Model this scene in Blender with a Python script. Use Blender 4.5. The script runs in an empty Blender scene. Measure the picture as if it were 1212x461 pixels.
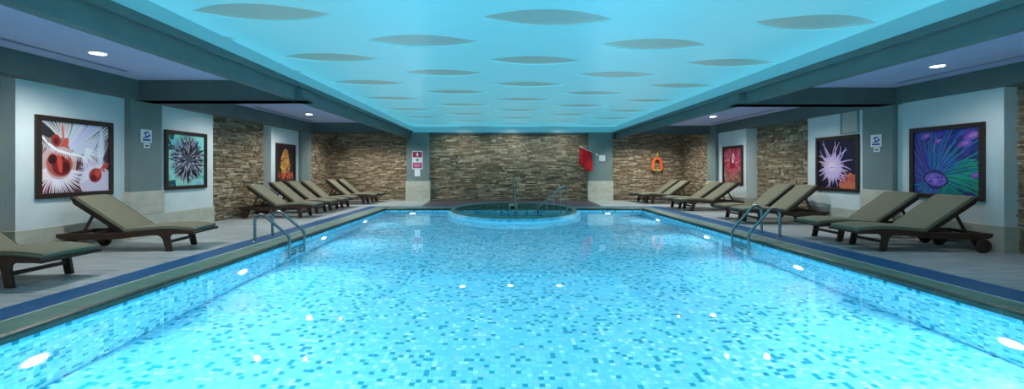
import bpy, bmesh, math, random
from mathutils import Vector, Matrix
random.seed(7)
S = bpy.context.scene
COL = S.collection
F, CX, CY, CH = 500.0, 594.0, 201.0, 1.25      # focal length and vanishing point in pixels, eye height above deck

# ------------------------------------------------------------------ render look
S.view_settings.view_transform = 'Standard'
S.view_settings.look = 'None'
S.view_settings.gamma = 1.0
S.view_settings.use_curve_mapping = False
S.view_settings.exposure = 0.0
cy = S.cycles
cy.use_denoising = True
cy.max_bounces = 12
cy.diffuse_bounces = 4
cy.glossy_bounces = 4
cy.transmission_bounces = 8
cy.sample_clamp_indirect = 5.0
cy.blur_glossy = 0.3

# ------------------------------------------------------------------ materials
def s2l(c):
    return tuple((v / 255 / 12.92) if v / 255 <= 0.04045 else ((v / 255 + 0.055) / 1.055) ** 2.4 for v in c)

def newmat(name):
    m = bpy.data.materials.new(name); m.use_nodes = True
    nt = m.node_tree
    return m, nt, nt.nodes['Principled BSDF']

def N(nt, t, **kw):
    n = nt.nodes.new(t)
    for k, v in kw.items(): setattr(n, k, v)
    return n

def setin(n, **kw):
    for k, v in kw.items():
        n.inputs[k.replace('_', ' ')].default_value = v

def math_node(nt, op, a, b=None, c=None):
    n = N(nt, 'ShaderNodeMath', operation=op)
    for i, v in enumerate((a, b, c)):
        if v is None: continue
        if isinstance(v, (int, float)): n.inputs[i].default_value = v
        else: nt.links.new(v, n.inputs[i])
    return n.outputs[0]

def mixc(nt, fac, a, b):
    n = N(nt, 'ShaderNodeMix', data_type='RGBA')
    if isinstance(fac, (int, float)): n.inputs[0].default_value = fac
    else: nt.links.new(fac, n.inputs[0])
    for sock, v in ((n.inputs[6], a), (n.inputs[7], b)):
        if isinstance(v, tuple): sock.default_value = (*v[:3], 1)
        else: nt.links.new(v, sock)
    return n.outputs[2]

def ramp(nt, fac, stops, constant=False):
    r = N(nt, 'ShaderNodeValToRGB')
    cr = r.color_ramp
    cr.interpolation = 'CONSTANT' if constant else 'LINEAR'
    while len(cr.elements) > 1: cr.elements.remove(cr.elements[-1])
    cr.elements[0].position = stops[0][0]; cr.elements[0].color = (*stops[0][1], 1)
    for p, c in stops[1:]:
        e = cr.elements.new(p); e.color = (*c, 1)
    nt.links.new(fac, r.inputs[0])
    return r.outputs[0]

def noisy(name, c1, c2, scale=6, rough=0.6, stretch=(1, 1, 1), spec=0.4, detail=4, bump=0.0, metallic=0.0, coords='Object'):
    m, nt, b = newmat(name)
    tc = N(nt, 'ShaderNodeTexCoord'); mp = N(nt, 'ShaderNodeMapping')
    mp.inputs['Scale'].default_value = stretch
    nt.links.new(tc.outputs[coords], mp.inputs[0])
    no = N(nt, 'ShaderNodeTexNoise'); setin(no, Scale=scale, Detail=detail)
    nt.links.new(mp.outputs[0], no.inputs['Vector'])
    col = ramp(nt, no.outputs['Fac'], [(0.3, s2l(c1)), (0.7, s2l(c2))])
    nt.links.new(col, b.inputs['Base Color'])
    b.inputs['Roughness'].default_value = rough
    b.inputs['Metallic'].default_value = metallic
    b.inputs['Specular IOR Level'].default_value = spec
    if bump:
        bp = N(nt, 'ShaderNodeBump'); setin(bp, Strength=bump, Distance=0.01)
        nt.links.new(no.outputs['Fac'], bp.inputs['Height']); nt.links.new(bp.outputs[0], b.inputs['Normal'])
    return m

def flat(name, c, rough=0.6, spec=0.4, metallic=0.0):
    m, nt, b = newmat(name)
    b.inputs['Base Color'].default_value = (*s2l(c), 1)
    b.inputs['Roughness'].default_value = rough
    b.inputs['Specular IOR Level'].default_value = spec
    b.inputs['Metallic'].default_value = metallic
    return m

def mosaic(name, ax, size=0.05, dark=0.12, palette=None, off=0.0, grout=(104, 192, 212)):
    """square pool mosaic; ax picks the two world axes the tiles run along"""
    m, nt, b = newmat(name)
    geo = N(nt, 'ShaderNodeNewGeometry'); sep = N(nt, 'ShaderNodeSeparateXYZ')
    nt.links.new(geo.outputs['Position'], sep.inputs[0])
    u = math_node(nt, 'MULTIPLY_ADD', sep.outputs[ax[0]], 1 / size, off + 0.37)
    v = math_node(nt, 'MULTIPLY_ADD', sep.outputs[ax[1]], 1 / size, off + 0.11)
    cu, cv = math_node(nt, 'FLOOR', u), math_node(nt, 'FLOOR', v)
    cb = N(nt, 'ShaderNodeCombineXYZ')
    nt.links.new(cu, cb.inputs[0]); nt.links.new(cv, cb.inputs[1])
    wn = N(nt, 'ShaderNodeTexWhiteNoise', noise_dimensions='3D')
    nt.links.new(cb.outputs[0], wn.inputs['Vector'])
    pal = palette or [(0.0, (20, 146, 172)), (dark, (116, 204, 230)), (0.42, (128, 211, 234)), (0.60, (112, 199, 228)), (0.74, (136, 216, 236)), (0.86, (178, 230, 240)), (0.94, (150, 204, 234))]
    col = ramp(nt, wn.outputs['Value'], [(p, s2l(c)) for p, c in pal], True)
    fu, fv = math_node(nt, 'FRACT', u), math_node(nt, 'FRACT', v)
    du = math_node(nt, 'ABSOLUTE', math_node(nt, 'SUBTRACT', fu, 0.5))
    dv = math_node(nt, 'ABSOLUTE', math_node(nt, 'SUBTRACT', fv, 0.5))
    g = math_node(nt, 'GREATER_THAN', math_node(nt, 'MAXIMUM', du, dv), 0.465)
    col = mixc(nt, g, col, s2l(grout))
    nt.links.new(col, b.inputs['Base Color'])
    b.inputs['Roughness'].default_value = 0.35
    b.inputs['Specular IOR Level'].default_value = 0.2
    return m

def stone_mat(name, cols):
    m, nt, b = newmat(name)
    geo = N(nt, 'ShaderNodeNewGeometry')
    col = ramp(nt, geo.outputs['Random Per Island'], [(i / len(cols), s2l(c)) for i, c in enumerate(cols)])
    no = N(nt, 'ShaderNodeTexNoise'); setin(no, Scale=9.0, Detail=6.0, Roughness=0.65)
    nt.links.new(geo.outputs['Position'], no.inputs['Vector'])
    k = ramp(nt, no.outputs['Fac'], [(0.3, (0.55, 0.52, 0.48)), (0.72, (1.25, 1.2, 1.12))])
    mx = N(nt, 'ShaderNodeMix', data_type='RGBA', blend_type='MULTIPLY'); mx.inputs[0].default_value = 1
    nt.links.new(col, mx.inputs[6]); nt.links.new(k, mx.inputs[7])
    nt.links.new(mx.outputs[2], b.inputs['Base Color'])
    b.inputs['Roughness'].default_value = 0.85
    b.inputs['Specular IOR Level'].default_value = 0.2
    no2 = N(nt, 'ShaderNodeTexNoise'); setin(no2, Scale=40.0, Detail=5.0)
    nt.links.new(geo.outputs['Position'], no2.inputs['Vector'])
    bp = N(nt, 'ShaderNodeBump'); setin(bp, Strength=0.7, Distance=0.01)
    nt.links.new(no2.outputs['Fac'], bp.inputs['Height']); nt.links.new(bp.outputs[0], b.inputs['Normal'])
    return m

def emis(name, c, strength):
    m, nt, b = newmat(name)
    b.inputs['Base Color'].default_value = (*s2l(c), 1)
    b.inputs['Emission Color'].default_value = (*s2l(c), 1)
    b.inputs['Emission Strength'].default_value = strength
    return m

def membrane(name, base, em, strength, rough, spec=0.5):
    m, nt, b = newmat(name)
    b.inputs['Base Color'].default_value = (*s2l(base), 1)
    b.inputs['Emission Color'].default_value = (*s2l(em), 1)
    b.inputs['Emission Strength'].default_value = strength
    b.inputs['Roughness'].default_value = rough
    b.inputs['Specular IOR Level'].default_value = spec
    b.inputs['Coat Weight'].default_value = 1.0       # satin lacquer: mirrors the room at shallow angles
    b.inputs['Coat IOR'].default_value = 1.65
    b.inputs['Coat Roughness'].default_value = 0.38
    return m

def deck_mat():
    m, nt, b = newmat('grey_deck_tile')
    geo = N(nt, 'ShaderNodeNewGeometry')
    br = N(nt, 'ShaderNodeTexBrick', offset=0.5)
    setin(br, Scale=1.0, Mortar_Size=0.004, Brick_Width=1.2, Row_Height=0.6, Bias=0.0)
    br.inputs['Color1'].default_value = (*s2l((178, 188, 190)), 1)
    br.inputs['Color2'].default_value = (*s2l((164, 174, 176)), 1)
    br.inputs['Mortar'].default_value = (*s2l((100, 106, 110)), 1)
    nt.links.new(geo.outputs['Position'], br.inputs['Vector'])
    mp = N(nt, 'ShaderNodeMapping'); mp.inputs['Scale'].default_value = (0.9, 7.0, 1)
    nt.links.new(geo.outputs['Position'], mp.inputs[0])
    no = N(nt, 'ShaderNodeTexNoise'); setin(no, Scale=1.6, Detail=7.0, Roughness=0.6, Distortion=0.6)
    nt.links.new(mp.outputs[0], no.inputs['Vector'])
    k = ramp(nt, no.outputs['Fac'], [(0.3, (0.55, 0.56, 0.58)), (0.7, (1.15, 1.14, 1.12))])
    mx = N(nt, 'ShaderNodeMix', data_type='RGBA', blend_type='MULTIPLY'); mx.inputs[0].default_value = 1
    nt.links.new(br.outputs['Color'], mx.inputs[6]); nt.links.new(k, mx.inputs[7])
    nt.links.new(mx.outputs[2], b.inputs['Base Color'])
    b.inputs['Roughness'].default_value = 0.42
    b.inputs['Specular IOR Level'].default_value = 0.4
    return m

def water_mat(name, tint, bump=0.02, scale=1.6):
    m = bpy.data.materials.new(name); m.use_nodes = True
    nt = m.node_tree; nt.nodes.clear()
    out = N(nt, 'ShaderNodeOutputMaterial'); g = N(nt, 'ShaderNodeBsdfGlass')
    g.inputs['IOR'].default_value = 1.33; g.inputs['Roughness'].default_value = 0.0
    g.inputs['Color'].default_value = (*tint, 1)
    geo = N(nt, 'ShaderNodeNewGeometry'); no = N(nt, 'ShaderNodeTexNoise'); setin(no, Scale=scale, Detail=2.0)
    nt.links.new(geo.outputs['Position'], no.inputs['Vector'])
    bp = N(nt, 'ShaderNodeBump'); setin(bp, Strength=bump, Distance=0.05)
    nt.links.new(no.outputs['Fac'], bp.inputs['Height']); nt.links.new(bp.outputs[0], g.inputs['Normal'])
    nt.links.new(g.outputs[0], out.inputs[0])
    return m

def print_mat():
    m, nt, b = newmat('picture_print')
    a = N(nt, 'ShaderNodeVertexColor', layer_name='Col')
    nt.links.new(a.outputs[0], b.inputs['Base Color'])
    b.inputs['Roughness'].default_value = 0.35
    return m

M = dict(
    white=noisy('white_wall_paint', (196, 210, 212), (206, 219, 220), 3, 0.75),
    pillar=noisy('grey_green_paint', (104, 122, 121), (110, 128, 127), 3, 0.7),
    beam=noisy('dark_grey_green_paint', (78, 92, 92), (86, 100, 99), 3, 0.65),
    limestone=noisy('beige_limestone', (170, 172, 158), (192, 192, 178), 5, 0.55, (1, 1, 1.6), detail=8),
    ceil=noisy('plaster_with_violet_light', (176, 174, 204), (184, 182, 210), 2, 0.8),  # white plaster, the violet cast of its lighting put into the colour
    slot=flat('dark_slot', (26, 30, 34), 0.6),
    deck=deck_mat(),
    brown=noisy('brown_deck_tile', (66, 60, 68), (82, 76, 80), 4, 0.5),
    blue=mosaic('blue_strip_mosaic', (0, 1), 0.025, palette=[(0, (24, 88, 136)), (0.4, (30, 100, 150)), (0.75, (20, 78, 124))], grout=(26, 86, 128)),
    coping=noisy('green_coping_stone', (76, 118, 106), (98, 140, 124), 4, 0.4, (1, 1, 1), detail=8),
    copface=noisy('dark_green_coping_edge', (34, 50, 46), (54, 72, 66), 5, 0.45, detail=8),
    line=flat('pale_joint_line', (190, 196, 186), 0.5),
    tfloor=mosaic('pool_mosaic_floor', (0, 1)),
    tside=mosaic('pool_mosaic_side', (1, 2), dark=0.14),
    tback=mosaic('pool_mosaic_back', (0, 2), dark=0.14),
    spaskirt=mosaic('spa_skirt_mosaic', (0, 2), 0.05, palette=[(0, (84, 176, 214)), (.15, (104, 196, 226)), (.6, (118, 206, 230)), (.85, (134, 214, 234))], grout=(100, 188, 212)),
    spain=mosaic('spa_dark_mosaic', (0, 2), 0.04, palette=[(0, (84, 104, 94)), (0.3, (104, 124, 114)), (0.6, (94, 114, 104)), (0.8, (118, 138, 128))], grout=(84, 98, 90)),
    spafloor=mosaic('spa_floor_mosaic', (0, 1), 0.05, palette=[(0, (176, 188, 182)), (0.3, (196, 206, 200)), (0.6, (186, 196, 190)), (0.8, (212, 220, 214))], grout=(160, 170, 166)),
    stone=stone_mat('ledgestone', [(124, 114, 98), (152, 142, 122), (176, 166, 146), (134, 120, 100), (118, 112, 102), (162, 150, 126), (190, 182, 162), (132, 114, 92)]),
    stone_shadow=flat('stone_backing', (46, 42, 36), 0.9),  # plain dark sheet behind the gaps between stones
    wood=noisy('dark_stained_wood', (44, 29, 23), (66, 43, 32), 8, 0.45, (1.5, 14, 14), spec=0.5),
    cushion=noisy('olive_grey_fabric', (112, 112, 96), (122, 122, 105), 60, 0.9, spec=0.15, bump=0.1),
    piping=flat('dark_olive_piping', (84, 84, 70), 0.9),
    rubber=flat('black_rubber', (20, 20, 21), 0.6),
    steel=flat('brushed_steel', (150, 158, 160), 0.28, 0.5, 1.0),
    frame=noisy('dark_brown_picture_frame', (36, 24, 20), (50, 34, 28), 12, 0.4, (1, 8, 8), spec=0.5),
    printm=print_mat(),
    water=water_mat('pool_water', (0.88, 0.98, 1.0)),
    spawater=water_mat('spa_water', (0.9, 0.95, 0.95), 0.12, 6),
    membrane=membrane('cyan_stretch_membrane', (92, 130, 138), (98, 204, 230), 0.74, 0.25, 0.9),
    lens=membrane('grey_teal_inset', (90, 110, 110), (106, 166, 174), 0.62, 0.25, 0.9),
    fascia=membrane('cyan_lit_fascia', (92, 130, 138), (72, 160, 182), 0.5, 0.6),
    lamp=emis('lamp_glow', (255, 252, 244), 40),
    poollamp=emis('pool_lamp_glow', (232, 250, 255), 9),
    plastic=flat('white_plastic', (214, 222, 226), 0.4),
    signblue=flat('sign_blue', (36, 66, 150), 0.5),
    signred=flat('sign_crimson', (160, 28, 66), 0.5),
    signpink=flat('sign_magenta_red', (176, 48, 104), 0.5),
    signink=flat('sign_dark_ink', (40, 44, 60), 0.5),
    flag=noisy('red_flag_cloth', (178, 12, 26), (206, 18, 32), 10, 0.8),
    orange=noisy('orange_foam', (226, 92, 44), (238, 108, 56), 20, 0.5),
    yellow=flat('yellow_rope', (214, 196, 60), 0.7),
    grille=flat('grille_metal', (206, 212, 206), 0.45),
    ventframe=flat('vent_frame_paint', (120, 142, 138), 0.5),
)

# ------------------------------------------------------------------ mesh builder
class MB:
    def __init__(s):
        s.bm = bmesh.new(); s.mats = []; s.col = None
    def mi(s, m):
        if m is None: m = 'white'
        if m not in s.mats: s.mats.append(m)
        return s.mats.index(m)
    def face(s, pts, m, smooth=False):
        f = s.bm.faces.new([s.bm.verts.new(p) for p in pts]); f.material_index = s.mi(m); f.smooth = smooth
        return f
    def prism(s, bot, top, m, caps=True):
        """two matching rings of points -> closed prism"""
        n = len(bot)
        b = [s.bm.verts.new(p) for p in bot]; t = [s.bm.verts.new(p) for p in top]
        i = s.mi(m); out = []
        for k in range(n):
            f = s.bm.faces.new((b[k], b[(k + 1) % n], t[(k + 1) % n], t[k])); out.append(f)
        if caps:
            out.append(s.bm.faces.new(b[::-1])); out.append(s.bm.faces.new(t))
        for f in out: f.material_index = i
        return out
    def box(s, x0, x1, y0, y1, z0, z1, m):
        x0, x1 = sorted((x0, x1)); y0, y1 = sorted((y0, y1)); z0, z1 = sorted((z0, z1))
        return s.prism([(x0, y0, z0), (x1, y0, z0), (x1, y1, z0), (x0, y1, z0)], [(x0, y0, z1), (x1, y0, z1), (x1, y1, z1), (x0, y1, z1)], m)
    def extr(s, poly, axis, a0, a1, m):
        """polygon of 2-D points extruded along an axis: axis 1 -> points are (x,z), axis 2 -> (x,y), axis 0 -> (y,z)"""
        def P(p, a):
            return {0: (a, p[0], p[1]), 1: (p[0], a, p[1]), 2: (p[0], p[1], a)}[axis]
        return s.prism([P(p, a0) for p in poly], [P(p, a1) for p in poly], m)
    def rings(s, rings, m, closed_ends=True, loop=False, smooth=True):
        R = [[s.bm.verts.new(p) for p in r] for r in rings]
        i = s.mi(m); n = len(R[0]); cnt = len(R) if loop else len(R) - 1
        for a in range(cnt):
            A, B = R[a], R[(a + 1) % len(R)]
            for k in range(n):
                f = s.bm.faces.new((A[k], A[(k + 1) % n], B[(k + 1) % n], B[k])); f.material_index = i; f.smooth = smooth
        if closed_ends and not loop:
            f = s.bm.faces.new(R[0][::-1]); f.material_index = i
            f = s.bm.faces.new(R[-1]); f.material_index = i
    def tube(s, pts, r, m, n=10, loop=False):
        pts = [Vector(p) for p in pts]; rr = r if isinstance(r, (list, tuple)) else [r] * len(pts)
        rings = []; prev = None
        for i, p in enumerate(pts):
            if loop: t = pts[(i + 1) % len(pts)] - pts[i - 1]
            else: t = pts[min(i + 1, len(pts) - 1)] - pts[max(i - 1, 0)]
            t.normalize()
            if prev is None:
                a = t.orthogonal().normalized()
            else:
                a = (prev - t * prev.dot(t)).normalized()
            prev = a; b = t.cross(a)
            rings.append([p + (a * math.cos(2 * math.pi * k / n) + b * math.sin(2 * math.pi * k / n)) * rr[i] for k in range(n)])
        s.rings(rings, m, True, loop)
    def disc(s, c, nrm, r, h, m, n=24, r2=None):
        c = Vector(c); nrm = Vector(nrm).normalized(); a = nrm.orthogonal().normalized(); b = nrm.cross(a)
        r2 = r if r2 is None else r2
        ring = lambda q, o: [c + nrm * o + (a * math.cos(2 * math.pi * k / n) + b * math.sin(2 * math.pi * k / n)) * q for k in range(n)]
        s.rings([ring(r, 0), ring(r2, h)], m, True, smooth=False)
    def annulus(s, c, nrm, ri, ro, h, m, n=28):
        c = Vector(c); nrm = Vector(nrm).normalized(); a = nrm.orthogonal().normalized(); b = nrm.cross(a)
        ring = []
        for k in range(n):
            d = a * math.cos(2 * math.pi * k / n) + b * math.sin(2 * math.pi * k / n)
            ring.append([c + d * ri, c + d * ro, c + d * ro * 0.98 + nrm * h, c + d * ri + nrm * h])
        s.rings(ring, m, False, True, smooth=False)
    def build(s, name, parent=None, bevel=0.0, recalc=True, subs=0):
        if recalc: bmesh.ops.recalc_face_normals(s.bm, faces=s.bm.faces[:])
        me = bpy.data.meshes.new(name); s.bm.to_mesh(me); s.bm.free()
        for k in s.mats: me.materials.append(M[k])
        o = bpy.data.objects.new(name, me); COL.objects.link(o)
        if parent: o.parent = parent
        if bevel:
            b = o.modifiers.new('b', 'BEVEL'); b.width = bevel; b.segments = 2; b.limit_method = 'ANGLE'; b.angle_limit = math.radians(50)
        return o

def tag(o, label=None, cat=None, group=None, kind=None):
    if label: o['label'] = label
    if cat: o['category'] = cat
    if group: o['group'] = group
    if kind: o['kind'] = kind
    return o

def struct(o, label=None):
    o['kind'] = 'structure'
    o['category'] = o.name.split('.')[0].split('_')[-1 if o.name.split('.')[0].split('_')[-1] in ('beam', 'pillar', 'water', 'coping', 'basin', 'deck', 'strip') else 0]
    if label: o['label'] = label
    return o

def empty(name, loc=(0, 0, 0), rot=(0, 0, 0)):
    o = bpy.data.objects.new(name, None); COL.objects.link(o)
    o.location = loc; o.rotation_euler = rot; o.empty_display_size = 0.1
    return o

def copy_tree(o, parent=None):
    c = o.copy(); COL.objects.link(c)
    if parent: c.parent = parent
    for ch in [x for x in o.children]: copy_tree(ch, c)
    return c

def ray(px, py):
    return Vector(((px - CX) / F, 1.0, -(py - CY) / F))

def on_water_hit(px, py, axis, val, wz):
    """where the sight line through a pixel, bent at the water, meets the plane axis=val"""
    d = ray(px, py); t = (wz - CH) / d.z; p = Vector((0, 0, CH)) + d * t
    d.normalize(); n = Vector((0, 0, 1)); eta = 1 / 1.33; c = -d.dot(n)
    r = eta * d + (eta * c - math.sqrt(1 - eta * eta * (1 - c * c))) * n
    k = (val - p[axis]) / r[axis]
    return p + r * k

# ------------------------------------------------------------------ dimensions
PL, PR, PB, PN = -3.75, 4.54, 13.65, 0.6     # pool edges: left, right, back, near
WZ, PD = -0.10, -1.30                        # water level, pool floor
BW = 17.25                                   # back wall
YN = -4.0                                    # wall behind the camera
SC, SA, SB = (0.37, 13.5), 1.98, 2.5         # spa centre and half axes
SPW = -0.18                                  # spa water level

def ell(t, k=0.0):
    return (SC[0] + (SA + k) * math.cos(t), SC[1] + (SB + k) * math.sin(t))
def ell_t(y, k=0.0):
    return math.asin(max(-1, min(1, (y - SC[1]) / (SB + k))))

# ------------------------------------------------------------------ pool basin
b = MB()
b.face([(PL, PN, PD), (PR, PN, PD), (PR, PB, PD), (PL, PB, PD)], 'tfloor')
for x in (PL, PR): b.face([(x, PN, PD), (x, PB, PD), (x, PB, WZ + .03), (x, PN, WZ + .03)], 'tside')
for y in (PN, PB): b.face([(PL, y, PD), (PR, y, PD), (PR, y, WZ + .03), (PL, y, WZ + .03)], 'tback')
struct(b.build('pool_basin', recalc=False), 'blue mosaic tiled swimming pool basin sunk in the deck')

# water sheet: rectangle with the spa's front half bitten out of the far side
t0 = ell_t(PB, 0.09); n = 48
arc = []
for k in range(n + 1):
    t = t0 + (-math.pi - 2 * t0) * k / n         # from right side, round the front, to the left side
    arc.append(ell(t, 0.09))
b = MB()
pts = [(PL, PN), (PR, PN), (PR, PB)] + arc + [(PL, PB)]
b.face([(x, y, WZ) for x, y in pts], 'water')
f = b.bm.faces[:] ; bmesh.ops.triangulate(b.bm, faces=f)
for f in b.bm.faces:
    f.normal_update()
    if f.normal.z < 0: f.normal_flip()
struct(b.build('pool_water', recalc=False), 'clear blue water filling the mosaic swimming pool')

# spa ring, wall, floor and water
b = MB()
NE = 96
ringo = []
for k in range(NE):
    t = 2 * math.pi * k / NE
    o_, i_ = ell(t, 0.0), ell(t, -0.13)
    ringo.append((t, o_, i_))
def quadring(A, B, m, zA, zB):
    for k in range(NE):
        a0, a1, b0, b1 = A[k], A[(k + 1) % NE], B[k], B[(k + 1) % NE]
        b.face([(*a0, zA), (*a1, zA), (*b1, zB), (*b0, zB)], m)
E0 = [ell(2 * math.pi * k / NE, 0.0) for k in range(NE)]
E1 = [ell(2 * math.pi * k / NE, -0.14) for k in range(NE)]
E2 = [ell(2 * math.pi * k / NE, -0.55) for k in range(NE)]
quadring(E0, E1, 'coping', 0.004, 0.004)
E3 = [ell(2 * math.pi * k / NE, 0.11) for k in range(NE)]
quadring(E0, E3, 'spaskirt', -0.035, -0.125)
quadring(E3, E3, 'spaskirt', PD, -0.125)
quadring(E0, E0, 'coping', -0.035, 0.004)
quadring(E1, E1, 'spain', 0.004, -0.55)
quadring(E1, E2, 'spafloor', -0.55, -0.55)
quadring(E2, E2, 'spain', -0.55, -0.95)
b.face([(*p, -0.95) for p in E2], 'spafloor')
struct(b.build('spa_basin', recalc=False), 'oval whirlpool basin with green stone rim at the far end of the pool')
b = MB(); b.face([(*p, SPW) for p in E1], 'spawater')
for f in b.bm.faces:
    f.normal_update()
    if f.normal.z < 0: f.normal_flip()
struct(b.build('spa_water', recalc=False), 'still dark water inside the oval whirlpool')

# ------------------------------------------------------------------ deck
CLW, CRW, CBW = 0.35, 0.31, 0.35
xl1, xr1, yb1 = PL - CLW, PR + CRW, PB + CBW            # outer edge of coping
xl2, xr2, yb2 = xl1 - 0.40, xr1 + 0.50, yb1 + 0.35      # outer edge of blue strip
def backstrip(mb, y0, y1, z, m, xa, xb, k):
    """strip between y0 and y1 on either side of the spa, its inner end following the spa's outline"""
    for side in (-1, 1):
        e = []
        for q in range(9):
            y = y0 + (y1 - y0) * q / 8
            t = ell_t(y, k); x = SC[0] + side * (SA + k) * math.cos(t)
            e.append((x, y, z))
        edge = xa if side < 0 else xb
        mb.face([(edge, y0, z)] + e + [(edge, y1, z)], m)
def ellband(mb, k0, k1, z, m, y0=None, t_from=None):
    y0 = PB if y0 is None else y0
    ta = ell_t(y0, k1); nseg = 40
    P = [ta + (math.pi - 2 * ta) * q / nseg for q in range(nseg + 1)]
    for q in range(nseg):
        mb.face([(*ell(P[q], k0), z), (*ell(P[q], k1), z), (*ell(P[q + 1], k1), z), (*ell(P[q + 1], k0), z)], m)

b = MB()
b.face([(-7.6, YN, 0), (xl2, YN, 0), (xl2, BW + .1, 0), (-7.6, BW + .1, 0)], 'deck')
b.face([(xr2, YN, 0), (8.1, YN, 0), (8.1, BW + .1, 0), (xr2, BW + .1, 0)], 'deck')
b.face([(xl2, YN, 0), (xr2, YN, 0), (xr2, PN - .7, 0), (xl2, PN - .7, 0)], 'deck')
# back deck: pale at the sides, brown behind the spa
e = []
ta = ell_t(yb2, 0.22)
for q in range(25):
    t = math.pi - ta - (math.pi - 2 * ta) * q / 24
    e.append((*ell(t, 0.22), 0))
b.face([(xl2, yb2, 0), (-2.75, yb2, 0), (-2.9, BW + .1, 0), (xl2, BW + .1, 0)], 'deck')
b.face([(xr2, BW + .1, 0), (3.55, BW + .1, 0), (3.4, yb2, 0), (xr2, yb2, 0)], 'deck')
b.face([(-2.75, yb2, 0)] + e + [(3.4, yb2, 0), (3.55, BW + .1, 0), (-2.9, BW + .1, 0)], 'brown')
struct(b.build('floor', recalc=False), 'grey tiled pool deck')
for o_ in (bpy.data.objects['floor'],):
    bm = bmesh.new(); bm.from_mesh(o_.data); bmesh.ops.triangulate(bm, faces=bm.faces[:])
    for f in bm.faces:
        if f.normal.z < 0: f.normal_flip()
    bm.to_mesh(o_.data); bm.free()

b = MB()
b.box(xl2, xl1 - .025, YN + 3.3, yb2, -.03, 0.0, 'blue')
b.box(xr1 + .025, xr2, YN + 3.3, yb2, -.03, 0.0, 'blue')
b.box(xl1 - .025, xr1 + .025, PN - .7, PN - .35, -.03, 0, 'blue')
backstrip(b, yb1 + .025, yb2, 0.0, 'blue', xl1 - .025, xr1 + .025, 0.22)
ellband(b, 0.015, 0.22, 0.001, 'blue', yb1 + .025)
struct(b.build('floor_blue_strip', recalc=False), 'dark blue mosaic strip running round the pool edge')
b = MB()
b.box(xl1 - .025, xl1, PN - .35, yb1 + .025, -.03, 0.002, 'line')
b.box(xr1, xr1 + .025, PN - .35, yb1 + .025, -.03, 0.002, 'line')
backstrip(b, yb1, yb1 + .025, 0.002, 'line', xl1, xr1, 0.0)
struct(b.build('trim_1', recalc=False), 'thin pale joint line between coping and blue strip')

b = MB()
def coping_run(p0, p1, inner):
    """bull-nosed coping stones along a run; inner is the unit vector towards the pool"""
    p0, p1, inn = Vector((*p0, 0)), Vector((*p1, 0)), Vector((*inner, 0))
    L = (p1 - p0).length; d = (p1 - p0) / L; n_ = max(1, round(L / 0.6)); st = L / n_
    W = coping_run.w
    prof = [(0, 0), (W - .045, -.002), (W - .012, -.012), (W, -.03), (W - .004, -.075), (W - .02, -.115), (0, -.13)]
    for k in range(n_):
        a = p0 + d * (k * st + .003); e_ = p0 + d * ((k + 1) * st - .003)
        A = [a + inn * u + Vector((0, 0, z)) for u, z in prof]; B = [e_ + inn * u + Vector((0, 0, z)) for u, z in prof]
        fs = b.prism(A, B, 'coping')
        for q in (1, 2, 3, 4, 5): fs[q].material_index = b.mi('copface')
coping_run.w = CLW; coping_run((xl1, PN - .35), (xl1, yb1), (1, 0))
coping_run.w = CRW; coping_run((xr1, PN - .35), (xr1, yb1), (-1, 0))
coping_run.w = CBW; coping_run((xl1 + CLW, yb1), (SC[0] - SA * .99, yb1), (0, -1)); coping_run((SC[0] + SA * .99, yb1), (xr1 - CRW, yb1), (0, -1))
coping_run((xl1, PN - .35), (xr1, PN - .35), (0, 1))
struct(b.build('pool_coping'), 'green stone coping around the pool edge')

# ------------------------------------------------------------------ stone cladding
def cladding(name, p0, p1, z0, z1, nrm, label, seed, mat='stone'):
    rnd = random.Random(seed)
    b = MB(); p0, p1, nv = Vector((*p0, 0)), Vector((*p1, 0)), Vector((*nrm, 0))
    L = (p1 - p0).length; d = (p1 - p0) / L
    z = z0
    while z < z1 - .01:
        h = rnd.choice((.035, .045, .055, .065, .08)); h = min(h, z1 - z)
        s = -rnd.uniform(0, .2)
        while s < L:
            w = rnd.uniform(.10, .42); a, e_ = max(0, s), min(L, s + w)
            if e_ - a > .01:
                if h > .06 and rnd.random() < .3: subs = ((z, z + h / 2), (z + h / 2, z + h))
                else: subs = ((z, z + h),)
                for za, zb in subs:
                    dp = rnd.uniform(.004, .045); g = .002
                    q = [(a + g, za + g), (e_ - g, za + g), (e_ - g, zb - g), (a + g, zb - g)]
                    j = [rnd.uniform(-.007, .007) for _ in range(4)]
                    bot = [p0 + d * u + Vector((0, 0, v)) for u, v in q]
                    top = [p0 + d * (u + (0.004 if i in (0, 3) else -.004)) + Vector((0, 0, v + (.003 if i < 2 else -.003))) + nv * (dp + j[i]) for i, (u, v) in enumerate(q)]
                    V = [b.bm.verts.new(p) for p in bot + top]
                    for idx in ((0, 1, 5, 4), (1, 2, 6, 5), (2, 3, 7, 6), (3, 0, 4, 7), (4, 5, 6, 7)):
                        f = b.bm.faces.new([V[i] for i in idx]); f.material_index = b.mi(mat)
            s += w
        z += h
    bk = [p0 + Vector((0, 0, z0)), p1 + Vector((0, 0, z0)), p1 + Vector((0, 0, z1)), p0 + Vector((0, 0, z1))]
    b.face([q - nv * .001 for q in bk], 'stone_shadow')
    o = b.build(name, recalc=False)
    return struct(o, label)

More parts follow.
